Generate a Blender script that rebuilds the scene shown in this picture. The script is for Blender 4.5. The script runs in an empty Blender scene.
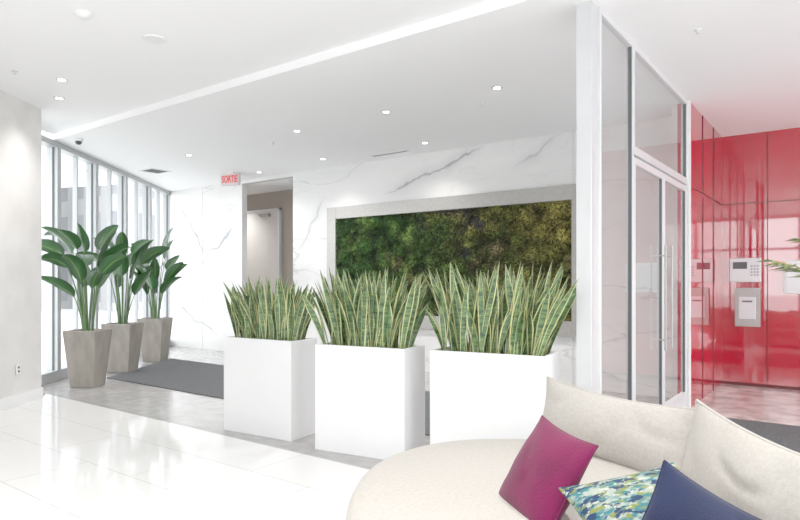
import bpy, bmesh, math, random
from mathutils import Vector, Matrix, noise
random.seed(7)
TH = math.radians(36.5)
CO, SI = math.cos(TH), math.sin(TH)
def R(lat, d):
    return (CO*lat - SI*d, SI*lat + CO*d)
def RV(v):
    x, y = R(v[0], v[1]); return Vector((x, y, v[2]))
sc = bpy.context.scene
COL = sc.collection
sc.view_settings.view_transform = 'Standard'
sc.view_settings.exposure = 1.18
sc.view_settings.gamma = 1.38

# ------------------------------------------------------------ materials
def newmat(name, base=(0.8,0.8,0.8), rough=0.5, metal=0.0, spec=0.5, coat=0.0):
    m = bpy.data.materials.new(name); m.use_nodes = True
    b = m.node_tree.nodes['Principled BSDF']
    b.inputs['Base Color'].default_value = (*base, 1)
    b.inputs['Roughness'].default_value = rough
    b.inputs['Metallic'].default_value = metal
    b.inputs['Specular IOR Level'].default_value = spec
    b.inputs['Coat Weight'].default_value = coat
    return m, m.node_tree.nodes, m.node_tree.links, b
def ramp(nodes, stops, interp='LINEAR'):
    r = nodes.new('ShaderNodeValToRGB'); r.color_ramp.interpolation = interp
    e = r.color_ramp.elements
    while len(e) < len(stops): e.new(0.5)
    for i, (p, c) in enumerate(stops):
        e[i].position = p; e[i].color = (*c, 1)
    return r
def add_noise_color(m, c1, c2, scale=5, detail=4, vscale=(1,1,1), lo=0.35, hi=0.65, bump=0.0, bscale=None):
    mm, n, l, b = m
    tc = n.new('ShaderNodeTexCoord'); mp = n.new('ShaderNodeMapping'); mp.inputs['Scale'].default_value = vscale
    l.new(tc.outputs['Object'], mp.inputs['Vector'])
    t = n.new('ShaderNodeTexNoise'); t.inputs['Scale'].default_value = scale; t.inputs['Detail'].default_value = detail
    l.new(mp.outputs[0], t.inputs['Vector'])
    r = ramp(n, [(lo, c1), (hi, c2)]); l.new(t.outputs['Fac'], r.inputs['Fac'])
    l.new(r.outputs['Color'], b.inputs['Base Color'])
    if bump:
        t2 = n.new('ShaderNodeTexNoise'); t2.inputs['Scale'].default_value = bscale or scale*4; t2.inputs['Detail'].default_value = 3
        l.new(mp.outputs[0], t2.inputs['Vector'])
        bp = n.new('ShaderNodeBump'); bp.inputs['Strength'].default_value = bump; bp.inputs['Distance'].default_value = 0.01
        l.new(t2.outputs['Fac'], bp.inputs['Height']); l.new(bp.outputs[0], b.inputs['Normal'])
    return mm
def plain(name, c, rough=0.5, metal=0.0, spec=0.5, coat=0.0, var=0.04, scale=6):
    m = newmat(name, c, rough, metal, spec, coat)
    c2 = tuple(max(0, x*(1-var)) for x in c)
    return add_noise_color(m, c2, c, scale=scale)

M_ceil = plain('ceiling_paint', (0.95,0.95,0.955), 0.7, var=0.01)
M_plaster = add_noise_color(newmat('plaster', rough=0.8), (0.66,0.64,0.615), (0.74,0.72,0.70), scale=3, detail=8, bump=0.1, bscale=40)
M_white = plain('white_trim', (0.82,0.82,0.82), 0.4, var=0.02)
M_alu = plain('aluminium_frame', (0.68,0.69,0.70), 0.35, 0.2, var=0.03)
M_winframe = plain('window_frame_metal', (0.40,0.42,0.43), 0.4, 0.2, var=0.03)
M_colm = plain('column_metal', (0.60,0.61,0.62), 0.35, 0.3, var=0.04)
M_steel = plain('brushed_steel', (0.36,0.345,0.325), 0.38, 0.5, var=0.12, scale=20)
M_gasket = plain('dark_gasket', (0.06,0.065,0.07), 0.5)
M_planter = plain('white_lacquer', (0.80,0.80,0.805), 0.4, var=0.01)
M_soil = add_noise_color(newmat('soil', rough=0.95), (0.04,0.03,0.02), (0.12,0.09,0.06), scale=40, bump=0.6)
M_corr = plain('corridor_paint', (0.30,0.255,0.22), 0.7)
M_door = plain('door_paint', (0.62,0.59,0.57), 0.5)
M_black = plain('black_plastic', (0.03,0.03,0.035), 0.3)
M_mat = add_noise_color(newmat('mat_carpet', rough=0.95), (0.028,0.030,0.034), (0.070,0.074,0.080), scale=60, detail=2, bump=0.5, bscale=150)

# marble
def marble():
    mm, n, l, b = newmat('veined_marble', rough=0.18)
    tc = n.new('ShaderNodeTexCoord')
    def M(op, a, bb=None, c=None, clamp=False):
        m = n.new('ShaderNodeMath'); m.operation = op; m.use_clamp = clamp
        for i, v in enumerate((a, bb, c)):
            if v is None: continue
            if isinstance(v, (int,float)): m.inputs[i].default_value = v
            else: l.new(v, m.inputs[i])
        return m.outputs[0]
    def nz(scale, loc, vs=(1,1,1), dist=0.0, det=6):
        mp = n.new('ShaderNodeMapping'); mp.inputs['Location'].default_value = loc
        mp.inputs['Scale'].default_value = vs; mp.inputs['Rotation'].default_value = (0, 0.7, 0)
        l.new(tc.outputs['Object'], mp.inputs['Vector'])
        t = n.new('ShaderNodeTexNoise'); t.inputs['Scale'].default_value = scale; t.inputs['Detail'].default_value = det
        t.inputs['Roughness'].default_value = 0.5; t.inputs['Distortion'].default_value = dist
        l.new(mp.outputs[0], t.inputs['Vector']); return t.outputs['Fac']
    def vein(scale, dist, width, loc, vs):
        a = M('ABSOLUTE', M('SUBTRACT', nz(scale, loc, vs, dist), 0.5))
        return M('SUBTRACT', 1.0, M('DIVIDE', a, width), clamp=True)
    v1 = M('MULTIPLY', vein(0.38, 0.2, 0.006, (3.1,0,1.2), (0.45,1,1.8)), 0.32)
    v2 = M('MULTIPLY', vein(1.1, 0.4, 0.010, (8.1,2,5.2), (0.4,1,1.8)), 0.10)
    v3 = M('MULTIPLY', vein(0.5, 0.4, 0.12, (1.1,5,2.2), (0.5,1,1.7)), 0.12)
    acc = M('MAXIMUM', v1, v2)
    sp = n.new('ShaderNodeSeparateXYZ'); l.new(tc.outputs['Object'], sp.inputs[0])
    warp = M('MULTIPLY', M('SUBTRACT', nz(1.6, (2,1,4), (1,1,1), 0.2, 5), 0.5), 0.40)
    wv = M('MULTIPLY_ADD', nz(3.0, (7,1,1)), 0.06, 0.0)
    for (x0,z0,x1,z1,st) in [(-6.2,2.82,-4.3,3.38,0.8),(-3.9,2.98,-3.1,3.38,0.5),(-11.9,3.15,-10.75,1.9,0.9),(-11.2,1.7,-9.85,2.55,0.9),(-12.0,0.9,-10.4,0.3,0.8),(-8.15,1.9,-7.5,2.95,0.6),(-8.2,0.7,-7.3,1.4,0.7)]:
        dx, dz = x1-x0, z1-z0; L = math.hypot(dx,dz); dx/=L; dz/=L
        px = M('SUBTRACT', sp.outputs[0], x0); pz = M('SUBTRACT', sp.outputs[2], z0)
        t = M('ADD', M('MULTIPLY', px, dx), M('MULTIPLY', pz, dz))
        s = M('ADD', M('SUBTRACT', M('MULTIPLY', px, -dz), M('MULTIPLY', pz, -dx)), warp)
        body = M('SUBTRACT', 1.0, M('DIVIDE', M('ABSOLUTE', s), wv), clamp=True)
        halo = M('MULTIPLY', M('SUBTRACT', 1.0, M('DIVIDE', M('ABSOLUTE', s), 0.14), clamp=True), 0.3)
        e0 = M('MULTIPLY', t, 3.0, clamp=True); e1 = M('MULTIPLY', M('SUBTRACT', L, t), 3.0, clamp=True)
        k = M('MULTIPLY', M('MULTIPLY', M('MAXIMUM', body, halo), M('MULTIPLY', e0, e1)), st)
        acc = M('MAXIMUM', acc, k)
    tot = M('ADD', acc, v3, clamp=True)
    r = ramp(n, [(0.0,(0.78,0.77,0.755)), (1.0,(0.17,0.17,0.20))]); l.new(tot, r.inputs['Fac'])
    l.new(r.outputs[0], b.inputs['Base Color'])
    return mm
M_marble = marble()

def tiles(name, c1, c2, mortar, w, h, rough, msize=0.004, vein=None):
    mm, n, l, b = newmat(name, rough=rough)
    tc = n.new('ShaderNodeTexCoord')
    br = n.new('ShaderNodeTexBrick'); br.offset = 0.5
    br.inputs['Color1'].default_value = (*c1,1); br.inputs['Color2'].default_value = (*c2,1); br.inputs['Mortar'].default_value = (*mortar,1)
    br.inputs['Scale'].default_value = 1; br.inputs['Mortar Size'].default_value = msize
    br.inputs['Brick Width'].default_value = w; br.inputs['Row Height'].default_value = h
    l.new(tc.outputs['Object'], br.inputs['Vector'])
    if vein:
        t = n.new('ShaderNodeTexNoise'); t.inputs['Scale'].default_value = vein[0]; t.inputs['Detail'].default_value = 8
        l.new(tc.outputs['Object'], t.inputs['Vector'])
        r = ramp(n, [(0.35, vein[1]), (0.65, (1,1,1))]); l.new(t.outputs['Fac'], r.inputs['Fac'])
        mx = n.new('ShaderNodeMix'); mx.data_type = 'RGBA'; mx.blend_type = 'MULTIPLY'; mx.inputs['Factor'].default_value = 1
        l.new(br.outputs['Color'], mx.inputs['A']); l.new(r.outputs[0], mx.inputs['B'])
        l.new(mx.outputs['Result'], b.inputs['Base Color'])
    else:
        l.new(br.outputs['Color'], b.inputs['Base Color'])
    return mm
M_floor = tiles('polished_white_tile', (0.76,0.755,0.75), (0.745,0.74,0.735), (0.50,0.495,0.49), 1.2, 0.6, 0.08, msize=0.004)
M_grey = tiles('grey_stone_tile', (0.36,0.352,0.345), (0.32,0.312,0.305), (0.24,0.233,0.226), 0.6, 0.6, 0.18, vein=(7,(0.76,0.76,0.76)))
M_vest = tiles('vestibule_stone', (0.62,0.56,0.54), (0.56,0.50,0.48), (0.43,0.39,0.38), 0.8, 0.4, 0.12, vein=(5,(0.50,0.46,0.46)))

def glass(name, tint=(0.97,0.985,0.985), f0=0.05):
    # thin architectural glass: facing-dependent mirror over a clear pane
    m = bpy.data.materials.new(name); m.use_nodes = True
    n, l = m.node_tree.nodes, m.node_tree.links; n.clear()
    o = n.new('ShaderNodeOutputMaterial'); mx = n.new('ShaderNodeMixShader')
    t = n.new('ShaderNodeBsdfTransparent'); t.inputs[0].default_value = (*tint,1)
    g = n.new('ShaderNodeBsdfGlossy'); g.inputs['Roughness'].default_value = 0.01
    ge = n.new('ShaderNodeNewGeometry')
    dp = n.new('ShaderNodeVectorMath'); dp.operation = 'DOT_PRODUCT'
    l.new(ge.outputs['Incoming'], dp.inputs[0]); l.new(ge.outputs['Normal'], dp.inputs[1])
    ab = n.new('ShaderNodeMath'); ab.operation = 'ABSOLUTE'; l.new(dp.outputs['Value'], ab.inputs[0])
    om = n.new('ShaderNodeMath'); om.operation = 'SUBTRACT'; om.inputs[0].default_value = 1; l.new(ab.outputs[0], om.inputs[1])
    pw = n.new('ShaderNodeMath'); pw.operation = 'POWER'; l.new(om.outputs[0], pw.inputs[0]); pw.inputs[1].default_value = 5
    ma = n.new('ShaderNodeMath'); ma.operation = 'MULTIPLY_ADD'; l.new(pw.outputs[0], ma.inputs[0]); ma.inputs[1].default_value = 1-f0; ma.inputs[2].default_value = f0
    l.new(ma.outputs[0], mx.inputs[0]); l.new(t.outputs[0], mx.inputs[1]); l.new(g.outputs[0], mx.inputs[2])
    l.new(mx.outputs[0], o.inputs[0]); return m
M_glass = glass('clear_glass')
M_glassr = glass('partition_glass', (0.97,0.985,0.99), 0.08)

M_red = plain('red_lacquered_glass', (0.44,0.004,0.018), 0.03, spec=0.9, coat=0.6, var=0.05, scale=1)
M_redseam = plain('red_joint', (0.10,0.002,0.004), 0.5)

def leafmat(name, rough=0.4):
    mm, n, l, b = newmat(name, rough=rough)
    uv = n.new('ShaderNodeUVMap'); sp = n.new('ShaderNodeSeparateXYZ'); l.new(uv.outputs[0], sp.inputs[0])
    return mm, n, l, b, sp
def snake_material():
    mm, n, l, b, sp = leafmat('snake_plant_leaf', 0.38)
    tc = n.new('ShaderNodeTexCoord'); mp = n.new('ShaderNodeMapping'); mp.inputs['Scale'].default_value = (6,6,34)
    l.new(tc.outputs['Object'], mp.inputs['Vector'])
    t = n.new('ShaderNodeTexNoise'); t.inputs['Scale'].default_value = 1.6; t.inputs['Detail'].default_value = 3; t.inputs['Distortion'].default_value = 0.6
    l.new(mp.outputs[0], t.inputs['Vector'])
    r = ramp(n, [(0.38,(0.012,0.055,0.014)), (0.64,(0.12,0.215,0.07))]); l.new(t.outputs['Fac'], r.inputs['Fac'])
    s = n.new('ShaderNodeMath'); s.operation = 'SUBTRACT'; s.inputs[1].default_value = 0.5; l.new(sp.outputs[0], s.inputs[0])
    a = n.new('ShaderNodeMath'); a.operation = 'ABSOLUTE'; l.new(s.outputs[0], a.inputs[0])
    er = ramp(n, [(0.36,(0,0,0)), (0.41,(1,1,1))]); l.new(a.outputs[0], er.inputs['Fac'])
    mx = n.new('ShaderNodeMix'); mx.data_type = 'RGBA'; l.new(er.outputs[0], mx.inputs['Factor'])
    l.new(r.outputs[0], mx.inputs['A']); mx.inputs['B'].default_value = (0.56,0.56,0.22,1)
    l.new(mx.outputs['Result'], b.inputs['Base Color']); return mm
M_snake = snake_material()
def paddle_material():
    mm, n, l, b, sp = leafmat('paddle_leaf', 0.32)
    s = n.new('ShaderNodeMath'); s.operation = 'SUBTRACT'; s.inputs[1].default_value = 0.5; l.new(sp.outputs[0], s.inputs[0])
    a = n.new('ShaderNodeMath'); a.operation = 'ABSOLUTE'; l.new(s.outputs[0], a.inputs[0])
    r = ramp(n, [(0.0,(0.14,0.27,0.06)), (0.05,(0.018,0.085,0.016)), (0.5,(0.010,0.055,0.011))]); l.new(a.outputs[0], r.inputs['Fac'])
    l.new(r.outputs[0], b.inputs['Base Color']); return mm
M_paddle = paddle_material()
M_stem = plain('plant_stem', (0.06,0.14,0.03), 0.5, var=0.3)
M_palm = plain('palm_leaf', (0.10,0.15,0.015), 0.45, var=0.5)
M_palmstem = plain('palm_stem', (0.38,0.18,0.02), 0.5, var=0.3)
M_pot = add_noise_color(newmat('taupe_stone_pot', rough=0.6), (0.185,0.158,0.132), (0.25,0.22,0.188), scale=3, detail=6, vscale=(3,3,1.2), bump=0.08)
def foliage_attr():
    mm, n, l, b = newmat('moss_foliage', rough=0.75, spec=0.2)
    at = n.new('ShaderNodeAttribute'); at.attribute_name = 'Col'
    l.new(at.outputs['Color'], b.inputs['Base Color']); return mm
M_moss = foliage_attr()
M_mossback = add_noise_color(newmat('moss_backing', rough=0.95), (0.006,0.010,0.003), (0.02,0.028,0.007), scale=12, bump=0.8)

def fabric(name, c1, c2, scale=180, bump=0.5, blot=5):
    m = newmat(name, rough=0.92, spec=0.15)
    mm, n, l, b = m
    add_noise_color(m, c1, c2, scale=blot, detail=8, bump=bump, bscale=scale)
    b.inputs['Sheen Weight'].default_value = 0.1
    return mm
M_linen = fabric('beige_linen', (0.365,0.338,0.305), (0.415,0.388,0.352), 260, 0.3, 60)
M_magenta = fabric('magenta_velvet', (0.075,0.001,0.022), (0.115,0.002,0.036), 120, 0.3)
M_navy = fabric('navy_cotton', (0.002,0.0045,0.022), (0.0045,0.0085,0.034), 200, 0.3)
def teal_mat():
    mm, n, l, b = newmat('teal_brushstroke_print', rough=0.85, spec=0.2)
    tc = n.new('ShaderNodeTexCoord'); mp = n.new('ShaderNodeMapping'); mp.inputs['Rotation'].default_value = (0,0,0.6); mp.inputs['Scale'].default_value = (1,2.0,1)
    l.new(tc.outputs['Object'], mp.inputs['Vector'])
    def field(sc_, loc):
        m2 = n.new('ShaderNodeMapping'); m2.inputs['Location'].default_value = loc; l.new(mp.outputs[0], m2.inputs['Vector'])
        t = n.new('ShaderNodeTexNoise'); t.inputs['Scale'].default_value = sc_; t.inputs['Detail'].default_value = 3; t.inputs['Roughness'].default_value = 0.6
        l.new(m2.outputs[0], t.inputs['Vector']); return t.outputs['Fac']
    def over(base, col, fac, lo, hi):
        r = ramp(n, [(lo,(0,0,0)), (hi,(1,1,1))]); l.new(fac, r.inputs['Fac'])
        mx = n.new('ShaderNodeMix'); mx.data_type = 'RGBA'; l.new(r.outputs[0], mx.inputs['Factor']); l.new(base, mx.inputs['A']); mx.inputs['B'].default_value = (*col,1)
        return mx.outputs['Result']
    r0 = ramp(n, [(0.46,(0.018,0.10,0.115)), (0.58,(0.24,0.28,0.23))]); l.new(field(15,(0,0,0)), r0.inputs['Fac'])
    c = over(r0.outputs[0], (0.12,0.14,0.025), field(17,(5,2,0)), 0.53, 0.58)
    c = over(c, (0.006,0.018,0.055), field(16,(1,7,0)), 0.53, 0.57)
    c = over(c, (0.32,0.35,0.29), field(26,(3,3,0)), 0.60, 0.64)
    l.new(c, b.inputs['Base Color']); return mm
M_teal = teal_mat()
def emis(name, c, s):
    m = bpy.data.materials.new(name); m.use_nodes = True
    n, l = m.node_tree.nodes, m.node_tree.links
    b = n['Principled BSDF']; b.inputs['Base Color'].default_value = (*c,1)
    b.inputs['Emission Color'].default_value = (*c,1); b.inputs['Emission Strength'].default_value = s
    return m
M_lamp = emis('lamp_lens', (1,0.97,0.9), 4)
M_redled = emis('red_letters', (0.6,0.001,0.004), 0.12)
M_signface = plain('sign_face', (0.55,0.48,0.48), 0.4, var=0.02)

# ------------------------------------------------------------ helpers
def link(o, parent=None):
    COL.objects.link(o)
    if parent: o.parent = parent
    return o
def mesh_obj(name, vs, fs, mat, parent=None, smooth=False, uvs=None, mats=None, fmi=None):
    me = bpy.data.meshes.new(name); me.from_pydata([tuple(v) for v in vs], [], fs); me.update()
    for m in (mats or [mat]): me.materials.append(m)
    if fmi:
        for p, i in zip(me.polygons, fmi): p.material_index = i
    if smooth:
        for p in me.polygons: p.use_smooth = True
    if uvs:
        ul = me.uv_layers.new(name='UVMap')
        for lp in me.loops: ul.data[lp.index].uv = uvs[lp.vertex_index]
    return link(bpy.data.objects.new(name, me), parent)
def boxes(name, bl, mat, parent=None, bevel=0.0, mats=None, idx=None):
    vs, fs, mi = [], [], []
    for bi, (x0,x1,y0,y1,z0,z1) in enumerate(bl):
        o = len(vs)
        vs += [(x0,y0,z0),(x1,y0,z0),(x1,y1,z0),(x0,y1,z0),(x0,y0,z1),(x1,y0,z1),(x1,y1,z1),(x0,y1,z1)]
        fs += [tuple(o+i for i in f) for f in [(3,2,1,0),(4,5,6,7),(0,1,5,4),(1,2,6,5),(2,3,7,6),(3,0,4,7)]]
        mi += [idx[bi] if idx else 0]*6
    ob = mesh_obj(name, vs, fs, mat, parent, mats=mats, fmi=mi if idx else None)
    if bevel:
        md = ob.modifiers.new('Bevel','BEVEL'); md.width = bevel; md.segments = 3; md.limit_method = 'ANGLE'
    return ob
def pane(name, a, b, mat, parent):
    return mesh_obj(name, [a,(b[0],b[1],a[2]),b,(a[0],a[1],b[2])], [(0,1,2,3)], mat, parent)
def tag(o, label, cat, group=None, kind=None):
    o['label'] = label; o['category'] = cat
    if group: o['group'] = group
    if kind: o['kind'] = kind
    return o
def struct(o, label, cat):
    return tag(o, label, cat, kind='structure')
def empty(name, loc, rotz=0.0):
    e = bpy.data.objects.new(name, None); e.empty_display_size = 0.2
    e.location = loc; e.rotation_euler = (0,0,rotz); COL.objects.link(e); return e
def prism(name, poly, z0, z1, mat, parent=None):
    n = len(poly)
    a = sum(poly[i][0]*poly[(i+1)%n][1]-poly[(i+1)%n][0]*poly[i][1] for i in range(n))
    if a < 0: poly = poly[::-1]
    vs = [(x,y,z0) for x,y in poly] + [(x,y,z1) for x,y in poly]
    fs = [tuple(range(n-1,-1,-1)), tuple(range(n,2*n))] + [(i,(i+1)%n,n+(i+1)%n,n+i) for i in range(n)]
    return mesh_obj(name, vs, fs, mat, parent)
def lathe(name, prof, mat, parent=None, seg=32, loc=(0,0,0), mats=None, smooth=True):
    vs, fs = [], []
    for r,z in prof:
        for i in range(seg):
            a = 2*math.pi*i/seg; vs.append((r*math.cos(a)+loc[0], r*math.sin(a)+loc[1], z+loc[2]))
    for j in range(len(prof)-1):
        for i in range(seg):
            k = (i+1)%seg; fs.append((j*seg+i, j*seg+k, (j+1)*seg+k, (j+1)*seg+i))
    fs.append(tuple(range(seg-1,-1,-1))); fs.append(tuple((len(prof)-1)*seg+i for i in range(seg)))
    return mesh_obj(name, vs, fs, mat, parent, smooth=smooth)
def tube_data(pts, rads, seg=6):
    vs, fs = [], []
    for j,p in enumerate(pts):
        p = Vector(p); t = (Vector(pts[min(j+1,len(pts)-1)])-Vector(pts[max(j-1,0)])).normalized()
        a = t.cross(Vector((0.3,1,0.1))).normalized(); b = t.cross(a)
        for i in range(seg):
            an = 2*math.pi*i/seg; vs.append(p + (a*math.cos(an)+b*math.sin(an))*rads[j])
    for j in range(len(pts)-1):
        for i in range(seg):
            k=(i+1)%seg; fs.append((j*seg+i, j*seg+k, (j+1)*seg+k, (j+1)*seg+i))
    return vs, fs

# ------------------------------------------------------------ room shell
ZN, ZF = 3.48, 3.40
VS = 4.05
XR, YF = 4.0, -3.5
A0 = (-2.67, YF); A1 = (-7.895, 3.39); W0 = (-8.45, 3.20); W1 = (-12.25, 7.90)
f1 = prism('floor', [A0, A1, (-8.15,3.55), (-1.5,3.55), (-1.5,4.36), (XR,4.36), (XR,YF)], -0.1, 0, M_floor)
struct(f1, 'polished white porcelain tile floor', 'floor')
f2 = prism('floor', [(-8.15,3.55), W0, (-8.73,3.55), W1, (-12.25,9.1), (-1.5,9.1), (-1.5,3.55)], -0.1, 0, M_grey)
struct(f2, 'grey stone tile floor by the entrance mat', 'floor')
f3 = prism('floor', [(-1.5,4.36), (XR,4.36), (XR,9.6), (-1.5,9.6)], -0.1, 0, M_vest)
struct(f3, 'pale stone floor of the entrance vestibule', 'floor')
c1 = prism('ceiling', [(-2.9,YF-0.1), (-8.6,3.3), (-9.1,VS), (XR+0.1,VS), (XR+0.1,YF-0.1)], ZN, 3.8, M_ceil)
struct(c1, 'smooth white painted ceiling, upper level', 'ceiling')
c2 = prism('ceiling', [(-9.25,VS), (-12.5,8.1), (-12.5,9.7), (XR+0.1,9.7), (XR+0.1,VS)], ZF, 3.8, M_ceil)
struct(c2, 'smooth white dropped ceiling with recessed lights', 'ceiling')

# left plaster wall
dx, dy = A1[0]-A0[0], A1[1]-A0[1]; L = math.hypot(dx,dy); nx, ny = -dy/L, dx/L
if nx > 0: nx, ny = -nx, -ny
def off(p, s): return (p[0]+nx*s, p[1]+ny*s)
wl = prism('wall_left', [A0, A1, off(A1,0.62), off(A0,0.62)], 0, ZN, M_plaster)
struct(wl, 'beige plaster wall with fine mottling', 'wall')
bl = prism('baseboard_left', [off(A0,-0.02), off(A1,-0.02), off(A1,0.0), off(A0,0.0)], 0, 0.13, M_white)
struct(bl, 'pale baseboard along the plaster wall', 'baseboard')

# back marble wall with corridor opening
CT = 3.34
bw = boxes('wall_back', [(-12.35,-9.72,7.90,8.02,0,ZF), (-8.29,-1.60,7.90,8.10,0,ZF), (-9.72,-8.29,7.90,8.02,CT,ZF)], M_marble)
struct(bw, 'polished white marble wall with grey veins', 'wall')
tj = boxes('trim_1', [(u-0.003,u+0.003,7.893,7.90,0,ZF) for u in (-11.0,-3.0)] + [(-3.0,-1.6,7.893,7.90,2.70,2.705)], M_alu)
struct(tj, 'fine joints between marble slabs', 'wall')
tp = boxes('trim_2', [(-9.735,-9.71,7.885,7.90,0,CT)], M_alu)
struct(tp, 'metal edge trim at the corridor opening', 'trim')
cr = boxes('wall_corridor', [(-11.6,-8.1,9.0,9.1,0,CT), (-11.7,-11.6,8.02,9.1,0,CT), (-8.2,-8.1,8.1,9.0,0,CT)], M_corr)
struct(cr, 'taupe painted corridor walls behind the marble', 'wall')
cc = boxes('ceiling_corridor', [(-11.7,-8.1,8.02,9.1,CT,CT+0.06)], M_ceil)
struct(cc, 'low white corridor ceiling', 'ceiling')
cd = empty('door_3', (-10.45,9.0,0)); struct(cd, 'tall pale grey corridor door with closer', 'door')
boxes('door_leaf', [(-0.60,0.62,-0.05,0.0,0.01,2.93)], M_door, cd, 0.005)
boxes('door_frame', [(-0.64,-0.60,-0.07,0,0,2.97),(0.62,0.66,-0.07,0,0,2.97),(-0.64,0.66,-0.07,0,2.93,2.97)], M_alu, cd)
boxes('door_closer', [(0.1,0.38,-0.12,-0.05,2.80,2.87),(0.08,0.12,-0.16,-0.12,2.84,2.86)], M_steel, cd, 0.004)
boxes('door_handle', [(0.51,0.57,-0.07,-0.05,0.95,1.15),(0.43,0.55,-0.11,-0.09,1.03,1.055),(0.535,0.555,-0.11,-0.05,1.03,1.055)], M_steel, cd, 0.004)

# left window wall (slanted)
wd = Vector((W1[0]-W0[0], W1[1]-W0[1], 0)); WL = wd.length; wang = math.atan2(wd.y, wd.x)
NW = 5
for i in range(NW):
    w = WL/NW
    e = empty('window_%d' % (i+1), (W0[0]+wd.x*i/NW, W0[1]+wd.y*i/NW, 0), wang)
    struct(e, 'tall floor-to-ceiling window in pale metal frame', 'window')
    t = 0.05
    boxes('window_frame', [(0,t,-0.06,0.10,0,ZF),(w-t,w,-0.06,0.10,0,ZF),(t,w-t,-0.06,0.10,0,0.14),(t,w-t,-0.06,0.10,ZF-0.08,ZF),(w*0.5-0.015,w*0.5+0.015,-0.03,0.04,0.14,ZF-0.08)], M_winframe, e, 0.004)
    boxes('window_gasket', [(t,t+0.012,-0.01,0.015,0.14,ZF-0.08),(w-t-0.012,w-t,-0.01,0.015,0.14,ZF-0.08)], M_gasket, e)
    pane('window_glass', (t,0.004,0.14), (w-t,0.004,ZF-0.08), M_glass, e)

def facade(p0, p1, n, H, lab, k0):
    d = Vector((p1[0]-p0[0], p1[1]-p0[1], 0)); Lh = d.length; an = math.atan2(d.y,d.x); w = Lh/n
    for i in range(n):
        e = empty('window_%d' % (k0+i), (p0[0]+d.x*i/n, p0[1]+d.y*i/n, 0), an)
        struct(e, lab, 'window')
        boxes('window_frame', [(0,0.05,-0.06,0.06,0,H),(w-0.05,w,-0.06,0.06,0,H),(0.05,w-0.05,-0.06,0.06,0,0.12),(0.05,w-0.05,-0.06,0.06,H-0.1,H),(0.05,w-0.05,-0.04,0.04,2.4,2.47)], M_winframe, e)
        pane('window_glass', (0.05,0.0,0.12), (w-0.05,0.0,H-0.1), M_glass, e)
facade((A0[0],YF), (XR,YF), 5, ZN, 'street-side floor-to-ceiling window', 11)
facade((XR,YF), (XR,9.46), 8, ZF, 'side floor-to-ceiling window', 21)

# red walls of the vestibule
rl = boxes('wall_red_side', [(-1.60,-1.47,7.40,9.60,0,ZF)], M_red); struct(rl, 'glossy red lacquered glass wall panel', 'wall')
rb = boxes('wall_red_back', [(-1.47,XR,9.46,9.60,0,ZF)], M_red); struct(rb, 'glossy red lacquered glass wall', 'wall')
js = [(u-0.005,u+0.005,9.452,9.46,0,ZF) for u in (-0.93,-0.35,0.8,1.9)] + [(-1.47,XR,9.452,9.46,2.46,2.469), (-1.47,XR,9.452,9.46,0.0,0.04)]
js += [(-1.47,-1.462,v-0.005,v+0.005,0,ZF) for v in (8.1,8.8)] + [(-1.47,-1.462,7.4,9.46,2.46,2.469)]
rj = boxes('trim_3', js, M_redseam); struct(rj, 'dark joints between the red panels', 'trim')
wm = boxes('wall_marble_return', [(-1.66,-1.60,7.40,7.90,0,ZF)], M_marble); struct(wm, 'white marble return wall', 'wall')

# column + glass partition
colm = boxes('trim_4', [(-1.612,-1.50,4.31,4.44,0,ZF)], M_colm, bevel=0.004); struct(colm, 'slim pale metal-clad column', 'column')
def part_panel(nm, v0, v1, z0, z1, lab):
    e = empty(nm, (-1.50, v0, 0)); struct(e, lab, 'window'); w = v1-v0; t = 0.035
    boxes('window_frame', [(-0.03,0.02,0,t,z0,z1),(-0.03,0.02,w-t,w,z0,z1),(-0.03,0.02,t,w-t,z0,z0+0.07),(-0.03,0.02,t,w-t,z1-0.05,z1)], M_alu, e, 0.004)
    boxes('window_gasket', [(-0.012,0.014,t,t+0.018,z0+0.07,z1-0.05),(-0.012,0.014,w-t-0.018,w-t,z0+0.07,z1-0.05)], M_gasket, e)
    pane('window_glass', (-0.005,t,z0+0.07), (-0.005,w-t,z1-0.05), M_glassr, e)
part_panel('window_31', 4.44, 5.28, 0, ZF, 'full-height glass partition panel in metal frame')
part_panel('window_32', 5.28, 7.32, 2.47, ZF, 'glass transom above the double door')
jb = boxes('trim_5', [(-1.54,-1.46,7.32,7.40,0,ZF)], M_white); struct(jb, 'white end jamb of the glass partition', 'trim')
for i in range(2):
    v0 = 5.30 + i*1.0
    e = empty('door_%d' % (i+1), (-1.50, v0, 0)); struct(e, 'framed glass entrance door with vertical pull handle', 'door')
    w = 0.99; t = 0.045
    boxes('door_frame', [(-0.025,0.018,0,t,0.01,2.45),(-0.025,0.018,w-t,w,0.01,2.45),(-0.025,0.018,t,w-t,0.01,0.20),(-0.025,0.018,t,w-t,2.39,2.45)], M_alu, e, 0.004)
    boxes('door_gasket', [(-0.01,0.012,t,t+0.016,0.2,2.39),(-0.01,0.012,w-t-0.016,w-t,0.2,2.39)], M_gasket, e)
    pane('door_glass', (-0.004,t,0.20), (-0.004,w-t,2.39), M_glassr, e)
    hy = w-0.12 if i == 0 else 0.12
    vs, fs = tube_data([(0.06,hy,0.75),(0.06,hy,1.2),(0.06,hy,1.75)], [0.010]*3, 10)
    for z in (0.85,1.65):
        a, b = tube_data([(0.0,hy,z),(0.06,hy,z)], [0.007]*2, 8); o = len(vs); vs += a; fs += [tuple(o+q for q in f) for f in b]
    mesh_obj('door_handle', vs, fs, M_steel, e, smooth=True)

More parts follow.
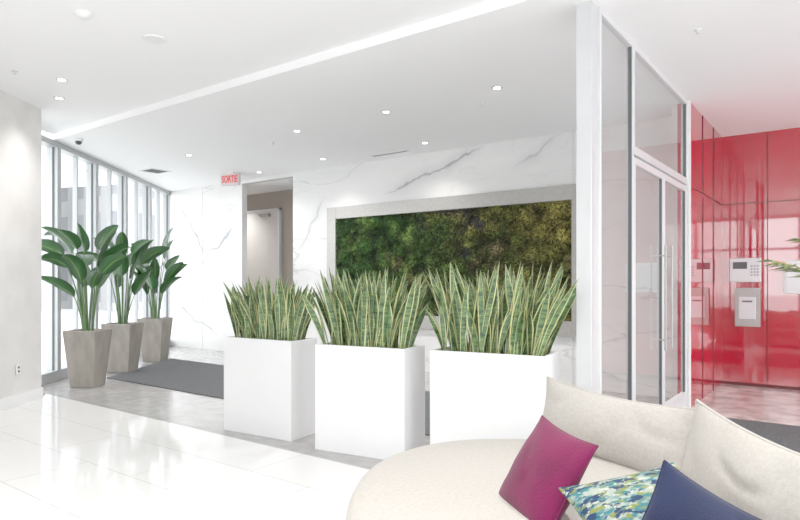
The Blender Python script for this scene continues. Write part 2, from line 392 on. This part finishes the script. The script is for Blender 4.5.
# red-wall fittings
def fit(name, u0,u1,z0,z1, lab, cat):
    e = empty(name, ((u0+u1)/2, 9.45, z0)); tag(e, lab, cat); return e, (u1-u0)/2, z1-z0
e, hw, hh = fit('intercom_panel', -1.37,-1.00,1.40,1.72, 'white wall-mounted intercom panel with dark screen on red wall', 'intercom')
boxes('panel_body', [(-hw,hw,-0.05,0.005,0,hh)], M_alu, e, 0.006)
boxes('screen', [(-hw+0.04,hw-0.16,-0.056,-0.05,hh*0.55,hh-0.05)], M_gasket, e)
boxes('keypad', [(hw-0.12+0.035*i,hw-0.095+0.035*i,-0.056,-0.05,0.08+0.04*j,0.105+0.04*j) for i in range(3) for j in range(4)], M_steel, e)
e, hw, hh = fit('parcel_hatch', -1.31,-1.01,0.80,1.32, 'brushed steel wall hatch with inset door on red wall', 'wall hatch')
boxes('hatch_frame', [(-hw,hw,-0.03,0.005,0,hh)], M_steel, e, 0.004)
boxes('hatch_door', [(-hw+0.05,hw-0.05,-0.042,-0.03,0.10,hh-0.12)], M_alu, e, 0.004)
boxes('hatch_handle', [(-0.06,0.06,-0.06,-0.042,hh-0.19,hh-0.17)], M_gasket, e)
e, hw, hh = fit('wall_display', -0.75,-0.25,1.25,1.68, 'pale wall display mounted on the red wall', 'display')
boxes('panel_body', [(-hw,hw,-0.04,0.005,0,hh)], M_white, e, 0.006)
boxes('screen', [(-hw+0.03,hw-0.03,-0.045,-0.04,0.03,hh-0.03)], M_alu, e)

# ------------------------------------------------------------ green wall
G0, G1, GZ0, GZ1, FWD = -7.35, -2.86, 0.68, 2.68, 0.20
gw = empty('green_wall', ((G0+G1)/2, 7.90, GZ0)); tag(gw, 'living moss and fern wall in a brushed steel frame on marble', 'plant wall')
hw = (G1-G0)/2; hh = GZ1-GZ0
fr = boxes('frame', [(-hw,-hw+FWD,-0.10,0,0,hh),(hw-FWD*0.6,hw,-0.10,0,0,hh),(-hw+FWD,hw-FWD*0.6,-0.10,0,hh-FWD,hh),(-hw+FWD,hw-FWD*0.6,-0.10,0,0,FWD)], M_steel, gw, 0.004)
boxes('backing', [(-hw+FWD,hw-FWD*0.6,-0.03,-0.005,FWD,hh-FWD)], M_mossback, gw)
vs, fs, cols = [], [], []
def lerp3(a,b,t): return tuple(a[i]*(1-t)+b[i]*t for i in range(3))
def fb(x, z, f, s): 
    return noise.noise(Vector((x*f, z*f*1.1, s))) + 0.5*noise.noise(Vector((x*f*2.1, z*f*2.2, s+11))) + 0.25*noise.noise(Vector((x*f*4.3, z*f*4.1, s+23)))
for i in range(26000):
    x = random.uniform(-hw+FWD, hw-FWD*0.6); z = random.uniform(FWD, hh-FWD)
    f = (x+hw)/(2*hw); g = (z-FWD)/(hh-2*FWD)
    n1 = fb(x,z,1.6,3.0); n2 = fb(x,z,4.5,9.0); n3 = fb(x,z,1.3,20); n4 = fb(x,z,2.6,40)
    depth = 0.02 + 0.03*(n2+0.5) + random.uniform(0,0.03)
    green = (0.022,0.062,0.010); olive = (0.075,0.080,0.016); yel = (0.25,0.21,0.045); brown = (0.12,0.085,0.038); pur = (0.014,0.014,0.024)
    c = lerp3(green, olive, min(1,max(0,(f-0.38)*1.8+0.55*n1)))
    if f > 0.45: c = lerp3(c, yel, min(1,max(0,(f-0.66)*1.6+n3*0.9+(g-0.5)*0.6)))
    if f > 0.28: c = lerp3(c, brown, min(0.75,max(0,-n1*1.6-0.15)))
    if 0.40 < f < 0.78: c = lerp3(c, pur, min(0.85,max(0,(n3*0.6+n4*0.8-0.12)*3)))
    if f < 0.5: c = lerp3(c, (0.10,0.17,0.03), min(0.7,max(0,n4*1.5+0.0)))
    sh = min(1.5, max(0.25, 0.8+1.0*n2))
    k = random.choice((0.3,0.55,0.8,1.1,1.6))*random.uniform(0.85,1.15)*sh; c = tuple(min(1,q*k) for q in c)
    s = random.uniform(0.024,0.052) if f < 0.42+0.1*n1 else random.uniform(0.016,0.034)
    nrm = Vector((random.uniform(-.8,.8), -1, random.uniform(-.4,1.0))).normalized()
    a = nrm.cross(Vector((0,0,1))).normalized(); b = nrm.cross(a)
    an = random.uniform(0, 6.28); a, b = a*math.cos(an)+b*math.sin(an), b*math.cos(an)-a*math.sin(an)
    p = Vector((x, -depth-0.01, z)); o = len(vs)
    a *= s; b *= s*0.45
    vs += [p-a, p-b+nrm*0.006, p+a, p+b+nrm*0.006]
    fs += [(o,o+1,o+2),(o,o+2,o+3)]; cols += [c]*6
ob = mesh_obj('foliage', vs, fs, M_moss, gw)
ca = ob.data.color_attributes.new('Col','FLOAT_COLOR','CORNER')
for i,c in enumerate(cols): ca.data[i].color = (*c,1)

# ------------------------------------------------------------ snake plant planters
random.seed(21)
def blade(vs, fs, uv, base, az, lean, ln, wd, tw, segs=8):
    p = Vector(base); o = len(vs)
    dirh = Vector((math.cos(az), math.sin(az), 0))
    for j in range(segs+1):
        t = j/segs
        th = lean*(0.6+0.6*t)
        q = p if j == 0 else q + (Vector((0,0,1))*math.cos(th)+dirh*math.sin(th))*(ln/segs)
        w = wd*(0.55+0.75*math.sin(min(1,t*1.25)*math.pi*0.5)**1.0) if t < 0.55 else wd*1.3*(1-((t-0.55)/0.45)**1.8)
        w = max(w, 0.0008)
        ta = az+math.pi/2+tw*t+tw
        side = Vector((math.cos(ta), math.sin(ta), 0)); nr = Vector((-side.y, side.x, 0))
        for k,s in enumerate((-1,-0.76,0,0.76,1)):
            vs.append(q + side*s*w*0.5 + nr*(abs(s)**1.5)*w*0.22); uv.append((0.5+s*0.5, t))
    for j in range(segs):
        for k in range(4):
            a = o+j*5+k; fs.append((a,a+1,a+6,a+5))
PH = 0.88
def planter(c, yaw, lmin, lmax, n, w, dpt, lab='', spill=0.0):
    e = empty('snake_plant_planter', (c[0],c[1],0), yaw)
    tag(e, lab, 'planter', 'white planters with snake plants')
    W, D = w/2, dpt/2; t = 0.025
    vs = []
    for (a,b,z) in [(W,D,0.0),(W,D,PH),(W-t,D-t,PH),(W-t,D-t,PH-0.09)]:
        vs += [(-a,-b,z),(a,-b,z),(a,b,z),(-a,b,z)]
    fs = [(3,2,1,0)]
    for r in range(3):
        for i in range(4): fs.append((r*4+i, r*4+(i+1)%4, r*4+4+(i+1)%4, r*4+4+i))
    fs.append((12,13,14,15))
    ob = mesh_obj('planter_box', vs, fs, M_planter, e)
    md = ob.modifiers.new('Bevel','BEVEL'); md.width = 0.004; md.segments = 2; md.limit_method = 'ANGLE'
    boxes('soil', [(-W+t+0.002,W-t-0.002,-D+t+0.002,D-t-0.002,PH-0.085,PH-0.035)], M_soil, e)
    vs, fs, uv = [], [], []
    for i in range(n):
        bx = random.uniform(-W+0.05, W-0.05); by = random.uniform(-D+0.06, D-0.06)
        out = bx/W + random.gauss(0,0.45)
        az = math.atan2(by/D*0.5+random.gauss(0,0.35), out)
        lean = min(0.52, 0.05+abs(out)*0.26+random.uniform(0,0.12)+(spill if out < -0.6 else 0))
        ln = random.uniform(lmin, lmax)
        if random.random() < 0.35: ln *= random.uniform(0.55,0.8)
        blade(vs, fs, uv, (bx,by,PH-0.04), az, lean, ln, random.uniform(0.036,0.054), random.uniform(-0.9,0.9))
    mesh_obj('foliage', vs, fs, M_snake, e, smooth=True, uvs=uv)
    return e
def pc(corner, yaw, w, dpt):
    c, s = math.cos(yaw), math.sin(yaw)
    lx, ly = -w/2, dpt/2
    return (corner[0]+c*lx-s*ly, corner[1]+s*lx+c*ly)
y1, y2, y3 = math.radians(5), math.radians(9), math.radians(9)
planter(pc((-3.97,3.76),y1,0.84,0.36), y1, 0.44,0.64, 155, 0.84, 0.36, 'white rectangular planter of snake plants standing on grey tile', 0.10)
planter(pc((-2.80,3.84),y2,0.84,0.38), y2, 0.50,0.70, 160, 0.84, 0.38, 'white rectangular planter of snake plants in the middle of the row')
planter(pc((-1.725,4.04),y3,0.89,0.42), y3, 0.52,0.74, 175, 0.89, 0.42, 'white rectangular planter of snake plants beside the pale column')

# ------------------------------------------------------------ tall tapered pots
def paddle_plant(lat, d, yaw, tw, hgt, nl, sc_=1.0, lab='', seed=1, sprd=0.42):
    random.seed(seed)
    x, y = R(lat, d); e = empty('potted_bird_of_paradise', (x,y,0), yaw)
    tag(e, lab, 'potted plant', 'tapered pots with broad-leaf plants by the windows')
    a, b = tw/2, tw*0.35; H = hgt; vs = []
    for (r,z) in [(b,0),(a,H),(a-0.03,H),(a-0.045,H-0.08)]:
        vs += [(-r,-r,z),(r,-r,z),(r,r,z),(-r,r,z)]
    fs = [(3,2,1,0)]
    for q in range(3):
        for i in range(4): fs.append((q*4+i, q*4+(i+1)%4, q*4+4+(i+1)%4, q*4+4+i))
    fs.append((12,13,14,15))
    ob = mesh_obj('pot', vs, fs, M_pot, e); md = ob.modifiers.new('Bevel','BEVEL'); md.width = 0.012; md.segments = 3; md.limit_method='ANGLE'
    boxes('soil', [(-a+0.05,a-0.05,-a+0.05,a-0.05,H-0.079,H-0.03)], M_soil, e)
    sv, sf, lv, lf, uv = [], [], [], [], []
    for i in range(nl):
        az = i*2.4+random.uniform(-.3,.3); dirh = Vector((math.cos(az),math.sin(az),0))
        ln = random.uniform(0.40,1.06)*sc_; spread = random.uniform(0.08,sprd)
        p = Vector((dirh.x*0.06, dirh.y*0.06, H-0.05)); pts = [p.copy()]
        for j in range(6):
            th = spread*(0.2+1.0*j/6); p = p + (Vector((0,0,1))*math.cos(th)+dirh*math.sin(th))*ln/6; pts.append(p.copy())
        v, f = tube_data(pts, [0.013-0.0012*k for k in range(7)], 6); o = len(sv); sv += v; sf += [tuple(o+q for q in ff) for ff in f]
        bl = random.uniform(0.36,0.48)*sc_; bw = random.uniform(0.15,0.205)*sc_; th = spread*1.2+random.uniform(0,0.35); o = len(lv); N = 10
        side = Vector((-dirh.y, dirh.x, 0)); roll = random.uniform(-.9,.9); cv = random.uniform(0.01,0.11)
        for j in range(N+1):
            t = j/N
            if j: th += cv; p = p + (Vector((0,0,1))*math.cos(th)+dirh*math.sin(th))*bl/N
            up = (Vector((0,0,1))*math.sin(th) - dirh*math.cos(th))
            sd = (side*math.cos(roll)+up*math.sin(roll)); u2 = sd.cross((Vector((0,0,1))*math.cos(th)+dirh*math.sin(th)))
            if u2.z < 0: u2 = -u2
            w = bw*(math.sin(math.pi*min(1,t**0.75))**0.65 if 0<t<1 else 0.03)
            for s in (-1,-0.5,0,0.5,1):
                lv.append(p + sd*s*w*0.5 + u2*(abs(s)*w*0.22) + Vector((0,0,random.uniform(-.004,.004)))); uv.append((0.5+s*0.5,t))
        for j in range(N):
            for k in range(4):
                q = o+j*5+k; lf.append((q,q+1,q+6,q+5))
    mesh_obj('stem', sv, sf, M_stem, e, smooth=True)
    mesh_obj('foliage', lv, lf, M_paddle, e, smooth=True, uvs=uv)
paddle_plant(-4.19, 8.25, 0.60, 0.45, 0.76, 18, 1.14, 'tall tapered taupe stone pot with broad-leaf plant beside the plaster wall', 12, 0.42)
paddle_plant(-4.33, 9.6, 0.60, 0.47, 0.76, 15, 1.12, 'tall tapered taupe stone pot with broad-leaf plant by the window', 5, 0.42)
paddle_plant(-4.36, 10.95, 0.60, 0.46, 0.76, 18, 1.16, 'tall tapered taupe stone pot with broad-leaf plant near the marble wall', 8, 0.50)

# ------------------------------------------------------------ mats
m1 = prism('floor_mat', [(-8.75,4.65), (-10.0,6.5), (-1.75,6.5), (-1.75,4.65)], 0.0, 0.012, M_mat)
tag(m1, 'dark grey entrance carpet mat on grey tile', 'mat')
m2 = prism('floor_mat', [(-1.30,4.95), (1.8,4.95), (1.8,7.05), (-1.30,7.05)], 0.0, 0.012, M_mat)
tag(m2, 'dark grey carpet mat inside the vestibule', 'mat')

# ------------------------------------------------------------ sofa
SX, SY = 0.63, 2.76
x, y = R(SX, SY); sofa = empty('round_sofa', (x,y,0), TH); tag(sofa, 'round beige linen lounge sofa with curved back', 'sofa')
def outline(a, s=1.0):
    c, q = math.cos(a), math.sin(a)
    rx = 1.04 if c > 0 else 0.87; ry = 1.13
    p = 2.25
    return (rx*s*math.copysign(abs(c)**(2/p), c), ry*s*math.copysign(abs(q)**(2/p), q))
def loft(name, prof, mat, parent, seg=96):
    vs, fs = [], []
    for s,z in prof:
        for i in range(seg):
            px, py = outline(2*math.pi*i/seg, s); vs.append((px,py,z))
    for j in range(len(prof)-1):
        for i in range(seg):
            k = (i+1)%seg; fs.append((j*seg+i,j*seg+k,(j+1)*seg+k,(j+1)*seg+i))
    fs.append(tuple(range(seg-1,-1,-1))); fs.append(tuple((len(prof)-1)*seg+i for i in range(seg)))
    return mesh_obj(name, vs, fs, mat, parent, smooth=True)
loft('sofa_base', [(0.90,0.06),(0.93,0.065),(0.945,0.09),(0.95,0.2),(0.95,0.262)], M_linen, sofa)
loft('seat', [(0.93,0.262),(0.965,0.265),(0.985,0.285),(0.997,0.32),(1.0,0.35),(0.995,0.385),(0.98,0.408),(0.95,0.421),(0.88,0.428),(0.6,0.432),(0.2,0.434)], M_linen, sofa)
for ang in (0.7,2.3,3.9,5.5):
    px, py = outline(ang, 0.75); lathe('leg', [(0.03,0),(0.035,0.06),(0.035,0.07)], M_black, sofa, 16, (px,py,0))
vs, fs = [], []
a0, a1, N = math.radians(-70), math.radians(46), 40
sec = [(1.0,0.20),(0.995,0.48),(1.01,0.525),(1.05,0.54),(1.09,0.525),(1.10,0.48),(1.10,0.20)]
for i in range(N+1):
    a = a0+(a1-a0)*i/N
    for s,z in sec:
        px, py = outline(a, s); vs.append((px,py,z))
K = len(sec)
for i in range(N):
    for k in range(K):
        k2 = (k+1)%K; fs.append((i*K+k,(i+1)*K+k,(i+1)*K+k2,i*K+k2))
fs.append(tuple(range(K))); fs.append(tuple(N*K+k for k in range(K-1,-1,-1)))
mesh_obj('backrest', vs, fs, M_linen, sofa, smooth=True)

def pillow(name, w, h, T, center, xd, yd, mat, label, cat='cushion', group=None, pinch=0.06, pw=0.42, N=40, piping=None, bend=0.0, pr=0.004, wrk=0.008, sag=0.0):
    vs, fs = [], []
    def sg(s, t): return -sag*(1-s*s)*(0.5+0.5*t)
    for sgn in (1,-1):
        for i in range(N+1):
            for j in range(N+1):
                s = math.sin((i/N-0.5)*math.pi); t = math.sin((j/N-0.5)*math.pi)
                xx = s*w/2*(1-pinch*(1-t*t)); yy = t*h/2*(1-pinch*(1-s*s)) + sg(s,t)
                zz = sgn*T*max(0,(1-s*s)*(1-t*t))**pw*(1-0.18*t)
                e4 = ((1-s*s)*(1-t*t))**0.5
                cr = abs(noise.noise(Vector((xx*2.6+yy*3, yy*4-xx*1.6, sgn*3+w*9))))
                wr = wrk*(1.4*noise.noise(Vector((xx*3.2,yy*5,sgn*3+w*9))) - 0.9*(1-min(1,cr*4)))*e4
                zz += wr + bend*(s*s)
                vs.append((xx,yy,zz))
    M = (N+1)*(N+1)
    for b in (0,1):
        for i in range(N):
            for j in range(N):
                q = b*M+i*(N+1)+j; f = (q,q+N+1,q+N+2,q+1); fs.append(f if b == 0 else f[::-1])
    e = empty(name, (0,0,0)); tag(e, label, cat, group)
    X = RV(xd).normalized(); Y = RV(yd); Z = X.cross(Y).normalized(); Y = Z.cross(X)
    c = RV(center)
    e.matrix_world = Matrix(((X.x,Y.x,Z.x,c.x),(X.y,Y.y,Z.y,c.y),(X.z,Y.z,Z.z,c.z),(0,0,0,1)))
    ob = mesh_obj('cushion_cover', vs, fs, mat, e, smooth=True)
    wm = ob.modifiers.new('Weld','WELD'); wm.merge_threshold = 0.0005
    pts = []
    for k in range(4*24):
        q = k/24; sd = int(q); t = math.sin(((q-sd)-0.5)*math.pi)
        s, tt = [(t,-1),(1,t),(-t,1),(-1,-t)][sd]
        pts.append((s*w/2*(1-pinch*(1-tt*tt)), tt*h/2*(1-pinch*(1-s*s))+sg(s,tt), bend*s*s))
    pts.append(pts[0]); v, f = tube_data(pts, [pr]*len(pts), 6)
    mesh_obj('piping', v, f, piping or mat, e, smooth=True)
    return e
BCG = 'beige back cushions on the sofa'
pillow('back_cushion', 1.02, 0.39, 0.085, (1.15,3.41,0.600), (0.50,-0.83,-0.02), (0.20,0.12,0.98), M_linen, 'large beige linen back cushion standing on the round sofa', group=BCG, pinch=0.06, pw=0.5, pr=0.008, wrk=0.016, sag=0.025)
pillow('back_cushion', 1.12, 0.42, 0.085, (1.385,2.44,0.609), (-0.03,-1,-0.015), (0.22,0.0,0.98), M_linen, 'large beige linen back cushion behind the navy pillow', group=BCG, pinch=0.06, pw=0.5, pr=0.008, wrk=0.016, sag=0.02)
TPG = 'throw pillows on the sofa'
pillow('throw_pillow', 0.47, 0.44, 0.085, (0.615,2.64,0.572), (0.11,-0.43,-0.02), (0.24,-0.11,0.34), M_magenta, 'magenta velvet throw pillow leaning on the sofa', 'pillow', TPG, pinch=0.08, pw=0.5)
pillow('throw_pillow', 0.48, 0.44, 0.08, (0.89,2.20,0.558), (0.36,0.05,0.06), (0.05,0.36,0.17), M_teal, 'muted teal and green brushstroke print throw pillow lying on the sofa', 'pillow', TPG, pinch=0.08, pw=0.5)
Zl = Vector((0,0.35,0.94)); X0 = Vector((1,0,0))
ca_, sa_ = math.cos(math.radians(-32)), math.sin(math.radians(-32))
pillow('throw_pillow', 0.38, 0.38, 0.085, (0.925,1.92,0.570), tuple(X0*ca_+Zl*sa_), tuple(X0*-sa_+Zl*ca_), M_navy, 'navy blue throw pillow standing on one corner', 'pillow', TPG, pinch=0.08, pw=0.5)

# ------------------------------------------------------------ areca palm at the side
random.seed(4)
x, y = R(2.50, 3.05); pe = empty('potted_palm', (x,y,0), 0); tag(pe, 'feathery palm in a white pot beside the sofa', 'potted plant')
lathe('pot', [(0.16,0),(0.20,0.4),(0.22,0.5),(0.20,0.5),(0.19,0.44)], M_planter, pe)
lathe('soil', [(0.17,0.40),(0.19,0.441)], M_soil, pe)
sv, sf, lv, lf = [], [], [], []
wl_ = math.pi + TH
azs = [wl_-0.05, wl_+1.5, wl_+2.2, wl_+2.9, wl_-1.6, wl_-2.3, wl_+3.6]
for i,az in enumerate(azs):
    dirh = Vector((math.cos(az),math.sin(az),0)); p = Vector((0,0,0.44)); pts=[p.copy()]
    first = i == 0
    for j in range(14):
        th = (0.05+1.42*(j/14)**1.7) if first else (0.06+1.5*(j/14)**1.6)
        p = p+(Vector((0,0,1))*math.cos(th)+dirh*math.sin(th))*(0.095 if first else 0.115); pts.append(p.copy())
    v, f = tube_data(pts, [0.010-0.0005*k for k in range(15)], 6); o=len(sv); sv+=v; sf+=[tuple(o+q for q in ff) for ff in f]
    side = Vector((-dirh.y,dirh.x,0))
    for j in range(5,15):
        for h in (0,0.33,0.66):
            pp = pts[j]; tdir = (pts[min(j+1,14)]-pts[j-1]).normalized()
            for s in (-1,1):
                dr = (tdir*0.7+side*s*0.7+Vector((0,0,-0.05+random.uniform(-.15,.15)))).normalized(); ln = 0.24*(1-abs(j-9)/9)
                q = pp - tdir*0.1*h; nrm = dr.cross(Vector((0,0,1))).normalized(); o = len(lv)
                lv += [q, q+dr*ln*0.4+nrm*0.012, q+dr*ln+Vector((0,0,-0.03)), q+dr*ln*0.4-nrm*0.012]; lf.append((o,o+1,o+2,o+3))
mesh_obj('stem', sv, sf, M_palmstem, pe, smooth=True); mesh_obj('foliage', lv, lf, M_palm, pe)

# ------------------------------------------------------------ ceiling fittings
KF, KN = 2.00/1.95, 2.08/2.05
def lamp_at(x, y, z, power=70):
    e = empty('downlight', (x,y,z)); tag(e, 'small round recessed ceiling downlight', 'ceiling light', 'recessed downlights in the ceiling')
    lathe('trim_ring', [(0.045,-0.002),(0.052,-0.006),(0.058,0.0)], M_steel, e, 24)
    lathe('lens', [(0.038,-0.006),(0.038,-0.004)], M_lamp, e, 24)
    ld = bpy.data.lights.new('downlight_lamp','SPOT'); ld.energy = power; ld.spot_size = math.radians(120); ld.spot_blend = 1.0; ld.shadow_soft_size = 0.06; ld.color = (1,0.97,0.93)
    lo = bpy.data.objects.new('downlight_lamp', ld); lo.location = (0,0,-0.02); link(lo, e)
for lat,d in [(0.975,6.17),(-0.16,7.04),(-1.33,7.93),(0.35,8.61),(-1.22,9.73),(-3.24,9.43),(-2.5,10.9)]:
    lamp_at(*R(lat*KF, d*KF), ZF, 35 if d > 8.5 else 110)
lamp_at(0.6, 6.2, ZF, 60); lamp_at(2.4, 6.2, ZF, 60)
for lat,d in [(-3.43,6.23),(-3.80,6.85)]:
    lamp_at(*R(lat*KN, d*KN), ZN, 35)
for lat,d in [(-2.2,2.6),(0.0,2.0),(1.6,2.6),(-1.2,0.2)]:  # added out-of-view downlights; their floor bounce brightens the ceiling
    lamp_at(*R(lat, d), ZN, 120)
lamp_at(-10.9, 8.45, CT, 70)  # added lamp, hidden past the opening to brighten corridor and door
def sprinkler(lat,d,z):
    x, y = R(lat,d); e = empty('sprinkler_head', (x,y,z)); tag(e, 'small chrome ceiling sprinkler head', 'sprinkler', 'ceiling sprinkler heads')
    lathe('sprinkler_body', [(0.03,0.006),(0.03,-0.006),(0.01,-0.01),(0.008,-0.026),(0.013,-0.029),(0.013,-0.032)], M_alu, e, 16)
for q in [(0.92,6.87,ZF),(-1.83,8.82,ZF),(-3.80,6.06,ZN),(2.36,4.87,ZF)]: sprinkler(*q)
x,y = R(-2.41*KN,4.68*KN); e = empty('smoke_detector',(x,y,ZN)); tag(e,'round white ceiling smoke detector','smoke detector')
lathe('detector_body', [(0.065,0.004),(0.065,-0.012),(0.05,-0.03),(0.035,-0.042),(0.01,-0.045)], M_white, e)
x,y = R(-2.07*KN,5.18*KN); e = empty('ceiling_speaker',(x,y,ZN)); tag(e,'flat round white ceiling speaker','speaker')
lathe('speaker_grille', [(0.10,0.004),(0.10,-0.006),(0.085,-0.012),(0.02,-0.014)], M_white, e)
x,y = R(-4.50,8.6); e = empty('dome_camera',(x,y,ZF)); tag(e,'small ceiling dome security camera with dark lens','camera')
lathe('camera_base', [(0.06,0.004),(0.06,-0.03),(0.05,-0.032)], M_white, e)
lathe('camera_dome', [(0.045,-0.032),(0.042,-0.055),(0.03,-0.072),(0.01,-0.08)], M_black, e)
def vent(lat,d,w,h,yaw,lab):
    x,y = R(lat,d); e = empty('ceiling_vent',(x,y,ZF),yaw); tag(e,lab,'vent')
    boxes('vent_frame', [(-w/2,w/2,-h/2,-h/2+0.02,-0.01,0),(-w/2,w/2,h/2-0.02,h/2,-0.01,0),(-w/2,-w/2+0.02,-h/2,h/2,-0.01,0),(w/2-0.02,w/2,-h/2,h/2,-0.01,0)], M_white, e)
    n = int(h/0.035); boxes('vent_slats', [(-w/2+0.02,w/2-0.02,-h/2+0.03+i*0.035,-h/2+0.04+i*0.035,-0.008,0) for i in range(n-1)], M_gasket, e)
vent(-4.4,11.05,0.4,0.4,0,'square ceiling air vent with dark slats')
vent(-0.15,9.55,0.7,0.12,0,'narrow linear ceiling air vent')
# exit sign fixed directly under the ceiling
x,y = R(-3.10,11.25); e = empty('exit_sign',(x,y,ZF),0.25); tag(e,'white ceiling-mounted sign with red SORTIE letters','sign')
boxes('sign_box', [(-0.20,0.20,-0.03,0.03,-0.235,-0.02)], M_signface, e, 0.006)
boxes('ceiling_bracket', [(-0.08,0.08,-0.03,0.03,-0.02,0)], M_white, e)
cu = bpy.data.curves.new('sign_text','FONT'); cu.body = 'SORTIE'; cu.size = 0.18; cu.align_x='CENTER'; cu.align_y='CENTER'; cu.extrude = 0.001; cu.offset = 0.005
to = bpy.data.objects.new('tmp',cu); COL.objects.link(to); bpy.context.view_layer.update()
me = bpy.data.meshes.new_from_object(to.evaluated_get(bpy.context.evaluated_depsgraph_get())); bpy.data.objects.remove(to)
me.materials.clear(); me.materials.append(M_redled)
tt = bpy.data.objects.new('sign_letters', me); link(tt,e); tt.location = (0,-0.032,-0.1275); tt.rotation_euler = (math.pi/2,0,0); tt.scale = (0.60,1,1)
# outlet on plaster wall
x,y = R(-4.30,6.93); e = empty('wall_outlet',(x,y,0.36), math.atan2(dy,dx)); tag(e,'small white electrical outlet on the plaster wall','outlet')
boxes('outlet_plate', [(-0.035,0.035,-0.0,0.012,0,0.11)], M_white, e, 0.003)
boxes('outlet_socket', [(-0.015,0.015,-0.003,0.0,0.02,0.045),(-0.015,0.015,-0.003,0.0,0.065,0.09)], M_gasket, e)

# ------------------------------------------------------------ exterior
M_ground = add_noise_color(newmat('pavement', rough=0.9), (0.52,0.52,0.52), (0.62,0.62,0.61), scale=2)
g = boxes('ground_outside', [(-70,60,-60,70,-0.2,-0.11)], M_ground); struct(g, 'pale concrete pavement outside the windows', 'ground')
wn = Vector((-wd.y, wd.x, 0)).normalized()
if wn.x > 0: wn = -wn
cp = [(W0[0]+0.1*wn.x, W0[1]+0.1*wn.y), (W1[0]+0.1*wn.x, W1[1]+0.1*wn.y), (W1[0]+3.0*wn.x-0.6, W1[1]+3.0*wn.y+0.8), (W0[0]+3.0*wn.x+0.6, W0[1]+3.0*wn.y-0.8)]
cn = prism('added_shade_canopy', cp, 3.62, 3.85, M_white); struct(cn, 'added white canopy above the outside of the windows to cut daylight', 'canopy')  # added overhang that blocks sky light from the left windows
def bmat(name, wall, win, w, h):
    mm, n, l, b = newmat(name, rough=0.6)
    tc = n.new('ShaderNodeTexCoord'); sp = n.new('ShaderNodeSeparateXYZ'); l.new(tc.outputs['Object'], sp.inputs[0])
    ad = n.new('ShaderNodeMath'); ad.operation='ADD'; l.new(sp.outputs[0], ad.inputs[0]); l.new(sp.outputs[1], ad.inputs[1])
    cb = n.new('ShaderNodeCombineXYZ'); l.new(ad.outputs[0], cb.inputs[0]); l.new(sp.outputs[2], cb.inputs[1])
    br = n.new('ShaderNodeTexBrick'); br.offset = 0; br.inputs['Scale'].default_value = 1; br.inputs['Brick Width'].default_value = w; br.inputs['Row Height'].default_value = h
    br.inputs['Mortar Size'].default_value = 0.45; br.inputs['Color1'].default_value=(*win,1); br.inputs['Color2'].default_value=(*[c*1.3 for c in win],1); br.inputs['Mortar'].default_value=(*wall,1)
    l.new(cb.outputs[0], br.inputs['Vector']); l.new(br.outputs[0], b.inputs['Base Color']); return mm
MB1 = bmat('facade_pale', (0.32,0.33,0.34), (0.13,0.14,0.155), 2.2, 3.0)
MB2 = bmat('facade_grey', (0.25,0.25,0.255), (0.10,0.11,0.125), 1.8, 2.8)
def bld(lat,d,w,dp,h,m,lab):
    x,y = R(lat,d); e = empty('building',(x,y,-0.1)); tag(e,lab,'building')
    boxes('facade', [(-w/2,w/2,-dp/2,dp/2,0,h)], m, e); boxes('roof_parapet', [(-w/2-0.2,w/2+0.2,-dp/2-0.2,dp/2+0.2,h,h+0.6)], M_alu, e)
bld(-24,30,9,9,16,MB1,'pale apartment block across the street')
bld(-15,38,8,10,8,MB2,'grey building across the street')
bld(-34,22,8,8,14,MB2,'grey block further along the street')
bld(6,-30,30,8,9,MB1,'pale building facing the street-side windows')

# ------------------------------------------------------------ world + camera
w = bpy.data.worlds.new('World'); sc.world = w; w.use_nodes = True
bg = w.node_tree.nodes['Background']; bg.inputs[0].default_value = (0.95,0.975,1.0,1); bg.inputs[1].default_value = 2.8
cam = bpy.data.cameras.new('camera'); cam.lens = 27.65; cam.sensor_width = 36; cam.shift_y = 0.0275; cam.clip_end = 300
co = bpy.data.objects.new('camera', cam); co.location = (0,0,1.4); co.rotation_euler = (math.pi/2,0,TH); COL.objects.link(co)
sc.camera = co
